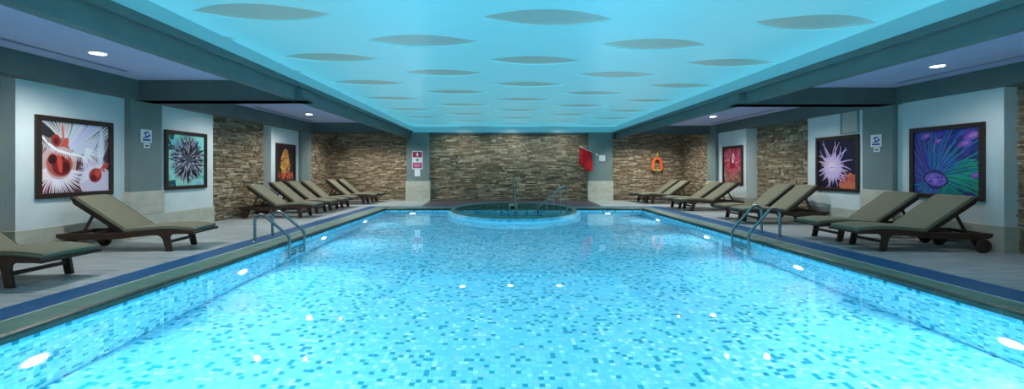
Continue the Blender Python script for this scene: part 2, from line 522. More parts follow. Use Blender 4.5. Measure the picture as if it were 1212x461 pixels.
LS, LS2, RS, RS2 = -6.94, -7.05, 7.73, 7.45
TOP = 2.95
CEL, CER = 2.84, 2.79
cladding('wall_back', (LS2, BW), (RS2, BW), 0, TOP, (0, -1), 'stacked ledgestone back wall', 1)
cladding('wall_left', (LS, 9.7), (LS, 12.3), 0, TOP, (1, 0), 'stacked ledgestone on the left wall', 2)
cladding('wall_left', (LS2, 14.4), (LS2, BW), 0, TOP, (1, 0), 'stacked ledgestone on the far left wall', 3)
cladding('wall_left', (LS, 2.0), (LS, 5.9), 0, TOP, (1, 0), 'stacked ledgestone on the near left wall', 4)
cladding('wall_right', (RS, 10.2), (RS, 12.9), 0, TOP, (-1, 0), 'stacked ledgestone on the right wall', 5)
cladding('wall_right', (RS2, 14.8), (RS2, BW), 0, TOP, (-1, 0), 'stacked ledgestone on the far right wall', 6)
cladding('wall_right', (RS, 2.0), (RS, 6.4), 0, TOP, (-1, 0), 'stacked ledgestone on the near right wall', 7)
# plain outer shell behind everything and behind the camera
b = MB()
b.box(-7.35, -7.15, YN, BW + .3, 0, 3.3, 'pillar'); struct(b.build('wall_left_shell'))
b = MB(); b.box(7.85, 8.05, YN, BW + .3, 0, 3.3, 'pillar'); struct(b.build('wall_right_shell'))
b = MB(); b.box(-7.35, 8.05, YN - .2, YN, 0, 3.3, 'white'); struct(b.build('wall_front'))
b = MB(); b.box(-7.35, 8.05, BW + .05, BW + .3, 0, 3.3, 'pillar'); struct(b.build('wall_back_shell'))

# white wall panels, pillars, bases
def wallblock(name, xf, xb, y0, y1, z1, m, base_h, grow, label):
    s = 1 if xf > 0 else -1
    b = MB(); b.box(xf, xb, y0, y1, base_h, z1, m); o = struct(b.build(name), label)
    return o
def base(name, xf, xb, y0, y1, h, label, split=False):
    s = 1 if xf > 0 else -1
    b = MB()
    if split:
        b.box(xf - s * .03, xb, y0 - .025, y1 + .025, 0, h / 2 - .003, 'limestone')
        b.box(xf - s * .03, xb, y0 - .025, y1 + .025, h / 2 + .003, h, 'limestone')
    else: b.box(xf - s * .02, xb, y0 - .02, y1 + .02, 0, h, 'limestone')
    return struct(b.build(name, bevel=.004), label)
for xf, xb, y0, y1, w in ((-6.69, -7.15, 5.81, 7.50, 'near left'), (-6.69, -7.15, 8.18, 9.78, 'middle left'), (-6.69, -7.15, 12.25, 13.90, 'far left'),
                          (7.50, 7.85, 6.31, 8.0, 'near right'), (7.46, 7.85, 8.66, 10.30, 'middle right'), (7.37, 7.85, 12.75, 14.38, 'far right')):
    sd = 'left' if xf < 0 else 'right'
    wallblock('wall_%s_panel' % sd, xf, xb, y0, y1, 2.75, 'white', 0.40, 0, 'white painted wall panel, ' + w)
    base('baseboard_%s' % sd, xf, xb, y0, y1, 0.40, 'beige stone baseboard below the %s white wall panel' % w)
for xf, xb, y0, y1, w in ((-6.58, -7.15, 7.49, 8.18, 'near left'), (-6.58, -7.15, 13.90, 14.56, 'far left'), (7.40, 7.85, 8.0, 8.67, 'near right'), (7.28, 7.85, 14.38, 14.98, 'far right')):
    wallblock('side_pillar', xf, xb, y0, y1, 2.75, 'pillar', 0.85, 0, 'grey green wall pillar, ' + w)
    base('pillar_base_trim', xf, xb, y0, y1, 0.85, 'beige stone pillar base, ' + w, True)
for x0, x1, w in ((-3.84, -2.92, 'left'), (3.50, 4.45, 'right')):
    b = MB(); b.box(x0, x1, 17.0, BW + .06, 0.79, 2.74, 'pillar'); struct(b.build('back_pillar'), 'grey green pillar on the back wall, ' + w)
    b = MB()
    b.box(x0 - .03, x1 + .03, 16.97, BW + .06, 0, .392, 'limestone'); b.box(x0 - .03, x1 + .03, 16.97, BW + .06, .398, .79, 'limestone')
    struct(b.build('pillar_base_trim', bevel=.004), 'beige stone base of the back pillar, ' + w)

# ------------------------------------------------------------------ beams and ceilings
def qbox(mb, xa0, xb0, y0, xa1, xb1, y1, z0, z1, m):
    mb.prism([(xa0, y0, z0), (xb0, y0, z0), (xb1, y1, z0), (xa1, y1, z0)], [(xa0, y0, z1), (xb0, y0, z1), (xb1, y1, z1), (xa1, y1, z1)], m)
for s, xf, ztop, w in ((-1, -3.66, 2.82, 'left'), (1, 4.575, 2.79, 'right')):
    b = MB()
    b.box(xf, xf + s * .14, YN, BW, 2.50, 3.1, 'beam')
    b.box(xf - s * .05, xf, YN, BW, ztop - .09, ztop, 'beam')
    struct(b.build('long_beam', bevel=.006), 'long dark grey beam edging the blue ceiling, ' + w)
    b = MB()
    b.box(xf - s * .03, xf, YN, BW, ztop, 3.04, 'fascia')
    struct(b.build('ceiling_fascia_panel'), 'cyan upright edge panel of the blue ceiling, ' + w)
b = MB(); b.box(-6.7, -6.45, YN, 14.4, 2.51, 2.9, 'beam'); b.box(-7.15, -6.7, YN, 14.4, 2.56, 2.9, 'beam'); struct(b.build('side_beam', bevel=.006), 'dark grey beam along the left wall')
b = MB(); qbox(b, 7.47, 7.85, YN, 7.33, 7.85, 14.9, 2.49, 2.9, 'beam'); struct(b.build('side_beam', bevel=.006), 'dark grey beam along the right wall')
for x0, x1, y0, y1, ex, zb, w in ((-6.5, -3.79, 7.50, 7.88, -3.53, 2.48, 'near left'), (-7.1, -3.79, 14.3, 14.5, None, 2.50, 'far left'),
                                  (7.5, 4.70, 7.92, 8.30, 4.45, 2.48, 'near right'), (7.6, 4.70, 14.8, 15.0, None, 2.50, 'far right')):
    b = MB(); b.box(x0, x1, y0, y1, zb, 2.95, 'beam')
    if ex is not None: b.box(x1, ex, y0, y1, zb, 2.68, 'beam')
    b.box(x0, x1 if ex is None else ex, y0 - .015, y1, zb, zb + .03, 'beam')
    struct(b.build('cross_beam', bevel=.006), 'dark grey cross beam under the side ceiling, ' + w)
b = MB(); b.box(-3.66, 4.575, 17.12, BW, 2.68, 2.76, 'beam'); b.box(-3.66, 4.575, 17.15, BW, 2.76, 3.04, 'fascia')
struct(b.build('back_beam'), 'thin dark beam above the middle of the back stone wall')
b = MB(); b.box(-7.3, -3.7, YN, BW + .1, CEL, 3.0, 'ceil'); struct(b.build('ceiling_left', ), 'white side ceiling coloured with violet light, left')
b = MB(); b.box(4.6, 8.0, YN, BW + .1, CER, 3.0, 'ceil'); struct(b.build('ceiling_right'), 'white side ceiling coloured with violet light, right')

# main ceiling: stretched cyan membrane with rows of recessed lens shapes
b = MB()
CZ, RZ = 2.99, 3.005
dX, dY, LWd, LHt = 3.2, 0.945, 1.55, 0.56
def skew(x, y, z): return (x, y + 0.05 * x, z)
for r in range(-10, 16):
    cyy = 4.83 + r * dY
    for c in range(-3, 4):
        cxx = 0.53 + c * dX + (0 if r % 2 == 0 else -1.6)
        nn = 32
        lens = []
        for k in range(nn):
            t = 2 * math.pi * k / nn
            u = math.cos(t); v = math.sin(t)
            half = (1 - u * u) * LHt / 2                  # pointed lens outline
            lens.append((cxx + u * LWd / 2, cyy + (half if v >= 0 else -half)))
        rect = []
        hx, hy = dX / 2, dY / 2
        for k in range(nn):
            t = 2 * math.pi * k / nn
            u, v = math.cos(t), math.sin(t)
            q = 1 / max(abs(u), abs(v))
            rect.append((cxx + hx * u * q, cyy + hy * v * q))
        L_ = [b.bm.verts.new(skew(*p, CZ)) for p in lens]
        R_ = [b.bm.verts.new(skew(*p, CZ)) for p in rect]
        T_ = [b.bm.verts.new(skew(*p, RZ)) for p in lens]
        for k in range(nn):
            k2 = (k + 1) % nn
            f = b.bm.faces.new((L_[k], L_[k2], R_[k2], R_[k])); f.material_index = b.mi('membrane')
            f = b.bm.faces.new((L_[k2], L_[k], T_[k], T_[k2])); f.material_index = b.mi('membrane')
        b.bm.faces.new(T_).material_index = b.mi('lens')
bmesh.ops.remove_doubles(b.bm, verts=b.bm.verts[:], dist=.0005)
for g in (( -3.70, -1), (4.61, 1)):
    geom = b.bm.verts[:] + b.bm.edges[:] + b.bm.faces[:]
    bmesh.ops.bisect_plane(b.bm, geom=geom, plane_co=(g[0], 0, 0), plane_no=(g[1], 0, 0), clear_outer=True)
for g in ((YN, -1), (BW, 1)):
    geom = b.bm.verts[:] + b.bm.edges[:] + b.bm.faces[:]
    bmesh.ops.bisect_plane(b.bm, geom=geom, plane_co=(0, g[0], 0), plane_no=(0, g[1], 0), clear_outer=True)
struct(b.build('ceiling', recalc=False), 'luminous cyan ceiling with rows of grey lens shapes')
b = MB(); b.box(-7.35, 8.05, YN, BW + .3, 3.12, 3.3, 'pillar'); struct(b.build('ceiling_slab'))

# ------------------------------------------------------------------ slot diffusers and downlights
for x, y0, y1, z, lb in ((-6.05, 2.5, 6.83, CEL, 'long dark slot vent in left side ceiling nearest the viewer'), (-6.22, 10.6, 13.9, CEL, 'long dark slot vent in left side ceiling beyond the near cross beam'),
                         (7.02, 2.5, 7.5, CER, 'long dark slot vent in right side ceiling nearest the viewer'), (6.95, 10.8, 14.0, CER, 'long dark slot vent in right side ceiling beyond the near cross beam')):
    o = empty('slot_vent', (x, (y0 + y1) / 2, z)); h = (y1 - y0) / 2
    b = MB()
    b.box(-.055, -.045, -h, h, -.006, 0, 'ceil'); b.box(.045, .055, -h, h, -.006, 0, 'ceil'); b.box(-.055, .055, -h - .01, -h, -.006, 0, 'ceil'); b.box(-.055, .055, h, h + .01, -.006, 0, 'ceil')
    b.box(-.004, .004, -h, h, -.006, 0, 'ceil'); b.build('frame', o)
    b = MB(); b.box(-.045, .045, -h, h, -.003, -.001, 'slot'); b.build('slot', o)
    tag(o, lb, 'vent', 'slot vents in the side ceilings')

def downlight(x, y, z, r, power, label):
    o = empty('ceiling_downlight', (x, y, z))
    b = MB(); b.annulus((0, 0, 0), (0, 0, -1), r * .8, r, .012, 'plastic'); b.build('trim_ring', o)
    b = MB(); b.disc((0, 0, -.002), (0, 0, -1), r * .8, .004, 'lamp'); b.build('lamp', o)
    ld = bpy.data.lights.new('downlight_beam', 'SPOT'); ld.energy = power; ld.color = (1.0, .96, .90); ld.spot_size = math.radians(150); ld.spot_blend = .7; ld.shadow_soft_size = r * .6
    l = bpy.data.objects.new('downlight_beam', ld); COL.objects.link(l); l.parent = o; l.location = (0, 0, -.05)
    return tag(o, label, 'ceiling light', 'round downlights in the side ceilings')
DL = [(-5.50, 5.75, CEL, .11, 150, 'large bright round downlight in near left side ceiling'),
      (-4.60, 5.77, CEL, .045, 40, 'small round downlight beside the long beam in near left ceiling'),
      (-5.52, 12.1, CEL, .11, 130, 'large bright round downlight beyond the near left cross beam'),
      (-4.63, 12.1, CEL, .045, 50, 'small round downlight beside the long beam beyond the near left cross beam'),
      (6.45, 6.25, CER, .10, 42, 'round downlight in near right side ceiling'),
      (6.10, 12.2, CER, .11, 130, 'bright round downlight beyond the right cross beam'),
      (-5.50, 9.5, CEL, .09, 100, 'downlight hidden behind the near left cross beam, nearer the pictures'),
      (-4.42, 9.5, CEL, .06, 50, 'downlight hidden behind the near left cross beam, nearer the pool'),
      (5.95, 9.5, CER, .09, 100, 'downlight hidden behind the near right cross beam, nearer the pictures'),
      (5.05, 9.5, CER, .06, 50, 'downlight hidden behind the near right cross beam, nearer the pool'),
      (5.06, 12.1, CER, .06, 50, 'downlight hidden above the right long beam beyond the near cross beam'),
      (-5.46, 15.5, CEL, .09, 190, 'downlight over the far left stone corner, nearer the side wall'),
      (-4.32, 15.5, CEL, .06, 150, 'downlight over the far left stone corner, nearer the pool'),
      (5.97, 15.5, CER, .09, 190, 'downlight over the far right stone corner, nearer the side wall'),
      (5.04, 15.5, CER, .06, 150, 'downlight over the far right stone corner, nearer the pool')]
for d in DL: downlight(*d)
for x, y in ((-5.6, 1.0), (6.5, 1.0), (-5.4, -2.5), (6.3, -2.5)):
    ld = bpy.data.lights.new('room_downlight', 'SPOT'); ld.energy = 120; ld.color = (1.0, .95, .88); ld.spot_size = math.radians(150); ld.spot_blend = .7; ld.shadow_soft_size = .08
    l = bpy.data.objects.new('room_downlight', ld); COL.objects.link(l); l.location = (x, y, 2.75)
# wall washers above the middle of the back wall
for x in (-1.6, .4, 2.4):
    ld = bpy.data.lights.new('back_wall_light', 'SPOT'); ld.energy = 80; ld.color = (1.0, .97, .94); ld.spot_size = math.radians(130); ld.spot_blend = .8; ld.shadow_soft_size = .06
    l = bpy.data.objects.new('back_wall_light', ld); COL.objects.link(l); l.location = (x, 16.0, 2.95); l.rotation_euler = (math.radians(25), 0, 0)

# ------------------------------------------------------------------ underwater lamps
def pool_lamp(p, nrm, r, power, label, group, name='underwater_lamp', visible=True):
    nv = Vector(nrm)
    rot = nv.to_track_quat('Z', 'Y').to_euler()
    o = empty(name, p, rot)
    b = MB(); b.annulus((0, 0, 0), (0, 0, 1), r * .82, r, .02, 'plastic'); b.build('rim', o)
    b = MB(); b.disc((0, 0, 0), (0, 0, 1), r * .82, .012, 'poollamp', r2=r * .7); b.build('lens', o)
    if power:
        ld = bpy.data.lights.new('underwater_beam', 'AREA'); ld.shape = 'DISK'; ld.size = r * 1.4; ld.energy = power; ld.color = (.82, .95, 1.0)
        l = bpy.data.objects.new('underwater_beam', ld); COL.objects.link(l); l.parent = o; l.location = (0, 0, .03); l.rotation_euler = (math.pi, 0, 0)
    return tag(o, label, 'underwater lamp', group)
ORD = ['nearest', 'second', 'third', 'farthest']
WP = 70
for i, (px, py) in enumerate(((38, 427), (285, 322), (381.5, 282), (431, 262.5))):
    p = on_water_hit(px, py, 0, PL, WZ)
    pool_lamp((PL + .005, p.y, max(-1.0, min(-.3, p.z))), (1, 0, 0), .12, WP * (1.6, 1.1, .5, .25)[i], 'round glowing lamp in left pool wall, %s of the four from the viewer' % ORD[i], 'lamps in the left pool wall')
for i, (px, py) in enumerate(((1200, 407), (947, 317), (838, 281), (780, 261.6))):
    p = on_water_hit(px, py, 0, PR, WZ)
    pool_lamp((PR - .005, p.y, max(-1.0, min(-.3, p.z))), (-1, 0, 0), .12, WP * (1.6, 1.1, .5, .25)[i], 'round glowing lamp in right pool wall, %s of the four from the viewer' % ORD[i], 'lamps in the right pool wall')
for i, (px, py) in enumerate(((488.5, 252.8), (719, 253))):
    p = on_water_hit(px, py, 1, PB, WZ)
    pool_lamp((p.x, PB - .005, max(-1.0, min(-.3, p.z))), (0, -1, 0), .11, WP * .2, 'round glowing lamp in back pool wall, %s of the spa' % ('left', 'right')[i], 'lamps in the back pool wall')
for x in (-2.2, .4, 3.0):    # added fill lights along the near pool wall, unseen below the frame
    ld = bpy.data.lights.new('underwater_beam', 'AREA'); ld.shape = 'DISK'; ld.size = .2; ld.energy = 135; ld.color = (1.0, 1.0, .90)
    l = bpy.data.objects.new('underwater_beam', ld); COL.objects.link(l); l.location = (x, PN + .03, -.5); l.rotation_euler = (math.radians(-90), 0, 0)
for sx in (PL + .03, PR - .03):  # more unseen fill, added at the side walls close to the camera
    ld = bpy.data.lights.new('underwater_beam', 'AREA'); ld.shape = 'DISK'; ld.size = .2; ld.energy = 135; ld.color = (1.0, 1.0, .90)
    l = bpy.data.objects.new('underwater_beam', ld); COL.objects.link(l); l.location = (sx, 1.6, -.5); l.rotation_euler = (0, math.radians(-90 if sx < 0 else 90), 0)
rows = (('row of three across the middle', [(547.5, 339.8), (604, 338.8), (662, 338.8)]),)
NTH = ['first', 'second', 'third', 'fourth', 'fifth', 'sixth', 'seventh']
for rn, pl in rows[:1]:  # glowing discs added on the floor to stand in for reflected downlights
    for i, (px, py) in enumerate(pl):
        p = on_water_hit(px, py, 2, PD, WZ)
        pool_lamp((p.x, p.y, PD + .004), (0, 0, 1), .045, 0, 'small glowing disc added in place of a downlight glint on the water, %s of three across the middle' % ('left', 'centre', 'right')[i], 'glowing discs added as water glints', 'pool_floor_lamp')

# ------------------------------------------------------------------ sun loungers
RAIL_TOP = [(0, .300), (.12, .318), (.30, .335), (.50, .335), (.75, .315), (.98, .295), (1.30, .290), (1.80, .292), (1.90, .285)]
RAIL_BOT = [(1.90, .240), (1.84, .205), (1.60, .195), (1.15, .195), (1.00, .205), (.86, .222), (.62, .246), (.55, .250), (.28, .262), (.10, .262), (0, .255)]
def top_z(u):
    for (a, za), (c, zc) in zip(RAIL_TOP, RAIL_TOP[1:]):
        if a <= u <= c: return za + (zc - za) * (u - a) / (c - a)
    return RAIL_TOP[-1][1]
HW = .32
HU, HZ, BLn = 1.02, .315, .84
def make_lounger(ang):
    root = empty('sun_lounger')
    b = MB()
    for v in (-HW, HW - .035):
        b.extr(RAIL_TOP + RAIL_BOT, 1, v, v + .035, 'wood')
    b.box(-.02, .02, -HW - .015, HW + .015, .262, .30, 'wood')
    b.box(1.86, 1.895, -HW, HW, .235, .285, 'wood')
    b.box(.95, 1.0, -HW, HW, .24, .285, 'wood')
    b.build('frame', root, bevel=.005)
    b = MB()
    u = .06
    while u < .98:
        z = top_z(u + .025) - .03
        b.box(u, u + .05, -HW + .035, HW - .035, z, z + .018, 'wood'); u += .085
    b.build('seat_slats', root)
    for v in (-HW - .006, HW - .034):
        b = MB()
        b.extr([(.27, .275), (.33, .235), (.335, .19), (.30, 0), (.385, 0), (.43, .19), (.47, .235), (.56, .268), (.54, .30), (.29, .30)], 1, v, v + .04, 'wood')
        b.build('leg', root, bevel=.005)
    b = MB(); b.box(.345, .395, -HW + .03, HW - .03, .12, .16, 'wood'); b.build('stretcher', root, bevel=.004)
    for v in (-HW + .036, HW - .071):
        b = MB(); b.extr([(1.60, .26), (1.64, .18), (1.70, .06), (1.78, .06), (1.80, .15), (1.84, .24), (1.84, .26)], 1, v, v + .035, 'wood'); b.build('rear_leg', root, bevel=.004)
    b = MB(); b.tube([(1.74, -HW - .03, .10), (1.74, HW + .03, .10)], .012, 'steel', 8); b.build('axle', root)
    for v in (-HW - .045, HW + .005):
        b = MB(); b.disc((1.74, v, .10), (0, 1, 0), .10, .04, 'wood', 28)
        w = b.build('wheel', root, bevel=.008)
        b = MB(); b.tube([(1.74 + .1 * math.cos(2 * math.pi * k / 28), v + .02, .10 + .1 * math.sin(2 * math.pi * k / 28)) for k in range(28)], .009, 'rubber', 6, True)
        b.build('tyre', w)
    ca, sa = math.cos(ang), math.sin(ang)
    def B(s, n): return (HU + s * ca - n * sa, HZ + s * sa + n * ca)
    b = MB()
    for v in (-HW + .038, HW - .073):
        b.extr([B(.0, -.055), B(BLn - .05, -.062), B(BLn + .03, -.015), B(BLn + .02, .012), B(-.03, .012)], 1, v, v + .035, 'wood')
    s_ = .04
    while s_ < BLn - .03:
        b.extr([B(s_, -.01), B(s_ + .05, -.01), B(s_ + .05, .008), B(s_, .008)], 1, -HW + .073, HW - .073, 'wood'); s_ += .09
    b.extr([B(BLn - .01, -.025), B(BLn + .035, -.025), B(BLn + .035, .015), B(BLn - .01, .015)], 1, -HW + .03, HW - .03, 'wood')
    b.build('backrest', root, bevel=.004)
    p0 = B(.50, -.03); p1 = (p0[0] + .17, .25)
    for v in (-HW + .074, HW - .096):
        b = MB(); b.extr([(p0[0] - .02, p0[1]), (p0[0] + .02, p0[1]), (p1[0] + .02, p1[1]), (p1[0] - .02, p1[1])], 1, v, v + .022, 'wood'); b.build('prop', root)
    b = MB(); b.box(p1[0] - .02, p1[0] + .02, -HW + .03, HW - .03, .235, .262, 'wood'); b.build('prop_bar', root)
    # cushion: seat pad flowing into the back pad
    path = []
    for u in (0.0, .015, .05, .15, .3, .45, .6, .75, .88, .96): path.append((u, top_z(u) - .005, .06))
    path.append((1.0, .307, .062)); q = B(.03, .016); path.append((q[0], q[1], .06))
    for s_ in (.08, .2, .35, .5, .65, .76, .81, .83): q = B(s_, .014); path.append((q[0], q[1], .058))
    rings = []
    for i, (u, z, th) in enumerate(path):
        a_ = path[max(i - 1, 0)]; c_ = path[min(i + 1, len(path) - 1)]
        tx, tz = c_[0] - a_[0], c_[1] - a_[1]; L_ = math.hypot(tx, tz); nx, nz = -tz / L_, tx / L_
        w = HW - .012; t_ = th
        if i in (0, len(path) - 1): t_ *= .55; w -= .02; off = th * .2
        elif i in (1, len(path) - 2): t_ *= .9; off = th * .05; w -= .005
        else: off = 0
        sec = []
        for v, k in ((-w + .015, 0), (w - .015, 0), (w, .2), (w + .004, .5), (w - .004, .82), (w - .035, .98), (w * .5, 1.06), (0, 1.08), (-w * .5, 1.06), (-w + .035, .98), (-w + .004, .82), (-w - .004, .5), (-w, .2)):
            h = off + k * t_
            sec.append((u + nx * h, v, z + nz * h))
        rings.append(sec)
    b = MB(); b.rings(rings, 'cushion'); cu = b.build('cushion', root)
    b = MB()
    for sgn in (-1, 1):
        pts = []
        for i, (u, z, th) in enumerate(path[1:-1]):
            a_ = path[i]; c_ = path[i + 2]
            tx, tz = c_[0] - a_[0], c_[1] - a_[1]; L_ = math.hypot(tx, tz)
            pts.append((u - tz / L_ * th * .84, sgn * (HW - .016), z + tx / L_ * th * .84))
        b.tube(pts, .005, 'piping', 5)
    b.build('piping', cu)
    return root

protoA = make_lounger(math.radians(36)); protoB = make_lounger(math.radians(40))
G = 'sun loungers on the pool deck'
lg = [  # side, foot-end x, centre y, turn in degrees, proto, label
 (-1, -4.84, 4.76, 0, 0, 'sun lounger at near left corner, only its padded foot end in frame'),
 (-1, -4.76, 6.78, 6, 0, 'sun lounger standing alone below the picture of white feathery anemones'),
 (-1, -4.86, 11.22, 2, 0, 'left-hand lounger standing before stone cladding, nearest of the row beyond the ladder'),
 (-1, -4.90, 12.28, 3, 1, 'left-hand lounger second in the row beyond the ladder, below the yellow coral picture'),
 (-1, -4.88, 13.16, 3, 1, 'left-hand lounger third in the row beyond the ladder, below the yellow coral picture'),
 (-1, -4.86, 14.05, 3, 1, 'left-hand lounger fourth in the row beyond the ladder, beside the far left pillar'),
 (-1, -4.62, 15.45, 3, 1, 'front lounger of the pair in the far left stone corner'),
 (-1, -4.58, 16.35, 3, 1, 'rear lounger of the pair in the far left stone corner, against the back wall'),
 (1, 5.49, 6.78, -4, 0, 'sun lounger nearest on the right, before the blue and purple anemone picture'),
 (1, 5.50, 7.62, -2, 0, 'second sun lounger on the right, just behind the nearest one by the near pillar'),
 (1, 5.50, 9.92, -2, 1, 'front lounger of the pair behind the right pool ladder'),
 (1, 5.55, 10.78, -2, 1, 'rear lounger of the pair behind the right pool ladder'),
 (1, 5.38, 13.0, -1, 0, 'front lounger of the pair below the red anemone picture'),
 (1, 5.33, 13.8, -1, 0, 'rear lounger of the pair below the red anemone picture'),
 (1, 5.10, 15.6, 0, 0, 'front lounger of the pair in the far right stone corner'),
 (1, 5.05, 16.4, 0, 0, 'rear lounger of the pair in the far right stone corner, below the orange buoy'),
]
used = [False, False]
for sd, x, y, a, pi, lb in lg:
    proto = (protoA, protoB)[pi]
    o = proto if not used[pi] else copy_tree(proto); used[pi] = True
    o.location = (x, y, 0.002)
    o.rotation_euler = (0, 0, (0 if sd > 0 else math.pi) + math.radians(a))
    tag(o, lb, 'sun lounger', G)

# ------------------------------------------------------------------ framed pictures
def clip(poly, h=.5):
    for ax, sg in ((0, 1), (0, -1), (1, 1), (1, -1)):
        out = []
        for i in range(len(poly)):
            p, q = poly[i], poly[(i + 1) % len(poly)]
            ip, iq = p[ax] * sg <= h, q[ax] * sg <= h
            if ip: out.append(p)
            if ip != iq:
                t = (sg * h - p[ax]) / (q[ax] - p[ax])
                out.append((p[0] + (q[0] - p[0]) * t, p[1] + (q[1] - p[1]) * t))
        poly = out
        if len(poly) < 3: return []
    return poly
class Art:
    def __init__(s, bg):
        s.polys = []; s.add([(-.5, -.5), (.5, -.5), (.5, .5), (-.5, .5)], bg)
    def add(s, poly, c):
        p = clip(poly)
        if p: s.polys.append((p, s2l(c)))
    def ray_(s, cx, cy_, ang, r0, r1, w0, w1, c, bend=0.0, n=5):
        L, R = [], []
        for k in range(n + 1):
            t = k / n; a = ang + bend * t; r = r0 + (r1 - r0) * t; w = w0 + (w1 - w0) * t
            x, y = cx + math.cos(a) * r, cy_ + math.sin(a) * r
            L.append((x - math.sin(a) * w, y + math.cos(a) * w)); R.append((x + math.sin(a) * w, y - math.cos(a) * w))
        for k in range(n):
            s.add([L[k], L[k + 1], R[k + 1], R[k]], c)
    def blob(s, cx, cy_, rx, ry, c, rot=0, jag=0, n=24, rnd=None):
        P = []
        for k in range(n):
            t = 2 * math.pi * k / n; j = 1 + (rnd.uniform(-jag, jag) if rnd else 0)
            x, y = math.cos(t) * rx * j, math.sin(t) * ry * j
            P.append((cx + x * math.cos(rot) - y * math.sin(rot), cy_ + x * math.sin(rot) + y * math.cos(rot)))
        s.add(P, c)
def vary(r, c, d=14): return tuple(max(0, min(255, v + r.uniform(-d, d))) for v in c)

def art_white():
    r = random.Random(11); A = Art((92, 40, 52))
    U = lambda u, v: (u - .5, v - .5)
    def fan(u, v, a0, a1, cnt, r0, r1, w0, w1, c, bend=0.0, jit=.12):
        x, y = U(u, v)
        for k in range(cnt):
            a = math.radians(a0 + (a1 - a0) * k / max(1, cnt - 1) + r.uniform(-1.5, 1.5))
            A.ray_(x, y, a, r0, r0 + (r1 - r0) * r.uniform(1 - jit, 1 + jit), w0, w1, vary(r, c, 12), bend, 4)
    A.blob(*U(.85, .93), .3, .12, (40, 46, 58)); A.blob(*U(.92, .5), .14, .2, (70, 44, 58)); A.blob(*U(.05, .12), .16, .14, (112, 30, 44)); A.blob(*U(.45, .1), .1, .1, (66, 34, 48))
    A.blob(*U(.32, .72), .4, .3, (138, 126, 120), .4, .05, 24, r); A.blob(*U(.1, .92), .16, .14, (44, 42, 48), 0, .1, 16, r)
    fan(.30, .66, 62, 118, 26, .12, .46, .004, .006, (206, 204, 210), .25)                 # thin rays of the upper mouth
    fan(.30, .60, 8, 62, 34, .10, .80, .007, .013, (198, 202, 220), .22)                   # broad fan to the upper right
    A.blob(*U(.62, .66), .2, .09, (196, 202, 222), .45, .04, 20, r)
    fan(.52, .60, -60, 20, 34, .10, .30, .008, .003, (226, 228, 240), -.3)                 # fringe under the fan
    A.blob(*U(.87, .66), .055, .3, (188, 196, 220), -.05); A.blob(*U(.87, .7), .025, .26, (214, 220, 236), -.05)
    fan(.87, .46, 60, 130, 12, .05, .4, .006, .003, (220, 224, 238), .1)
    A.blob(*U(.20, .74), .065, .085, (150, 50, 46), .3); A.blob(*U(.20, .73), .035, .05, (92, 22, 26))
    A.blob(*U(.295, .86), .016, .13, (206, 112, 102), .05); A.blob(*U(.32, .68), .045, .11, (204, 84, 68), -.35); A.blob(*U(.28, .56), .03, .09, (220, 122, 100), .2)
    A.blob(*U(.24, .40), .26, .25, (198, 166, 166), .3, .05, 24, r); A.blob(*U(.25, .41), .18, .19, (176, 88, 78), .4)
    A.blob(*U(.27, .38), .13, .14, (118, 24, 28), .5); A.blob(*U(.15, .47), .055, .07, (60, 12, 20), -.3); A.blob(*U(.33, .36), .055, .075, (74, 12, 18)); A.blob(*U(.25, .42), .035, .14, (202, 70, 56), .1)
    pts = [(-.02, .80), (.10, .66), (.24, .57), (.42, .53), (.60, .50)]                   # pale ridge between the two mouths
    for (u0, v0), (u1, v1) in zip(pts, pts[1:]):
        A.add([U(u0, v0), U(u1, v1), U(u1, v1 + .03), U(u0, v0 + .045)], (230, 230, 236))
    for k in range(26):
        t = k / 26; A.ray_(-.5 + .6 * t, .24 - .26 * t ** .6, math.radians(-100 + 20 * t), 0, r.uniform(.04, .09), .006, .002, (228, 226, 236))
    A.blob(*U(.80, .14), .27, .24, (206, 196, 216), 0, .05, 24, r)
    fan(.24, .36, 190, 345, 34, .17, .42, .014, .003, (230, 218, 230), .15)                # fringe of the lower mouth
    fan(.78, .24, 40, 200, 26, .12, .28, .010, .003, (226, 218, 236), .2)
    A.blob(*U(.78, .24), .10, .11, (158, 40, 38), -.5); A.blob(*U(.82, .28), .05, .07, (196, 70, 60), -.5); A.blob(*U(.75, .2), .05, .05, (104, 16, 22))
    A.blob(*U(.94, .38), .08, .035, (190, 66, 58), .6); A.blob(*U(.9, .32), .02, .05, (210, 110, 100), .9)
    return A
def art_urchin():
    r = random.Random(12); A = Art((140, 206, 202))
    for _ in range(26): A.blob(r.uniform(-.5, .5), r.uniform(-.5, .5), r.uniform(.05, .14), r.uniform(.04, .1), vary(r, (122, 198, 196), 22), r.random(), .2, 14, r)
    for _ in range(14): A.blob(r.uniform(-.52, -.36), r.uniform(.22, .52), r.uniform(.03, .07), .04, vary(r, (24, 84, 84), 12), 0, .3, 12, r)
    for _ in range(10): A.blob(r.uniform(-.52, -.28), r.uniform(-.52, -.4), .05, .035, vary(r, (20, 74, 76), 12), 0, .3, 12, r)
    for _ in range(8): A.blob(r.uniform(.25, .5), r.uniform(-.35, -.2), .07, .05, (86, 178, 164), 0, .3, 12, r)
    A.blob(.04, .02, .38, .38, (70, 74, 92), rnd=r, jag=.08)
    for k in range(620):
        a = r.uniform(0, 2 * math.pi); q = .40 * math.sqrt(1 - k / 640)
        A.ray_(.04, .02, a, q, q + r.uniform(.07, .13), .010, .003, vary(r, (22, 24, 36), 8) if r.random() < .62 else vary(r, (164, 170, 188), 18), 0, 1)
    return A
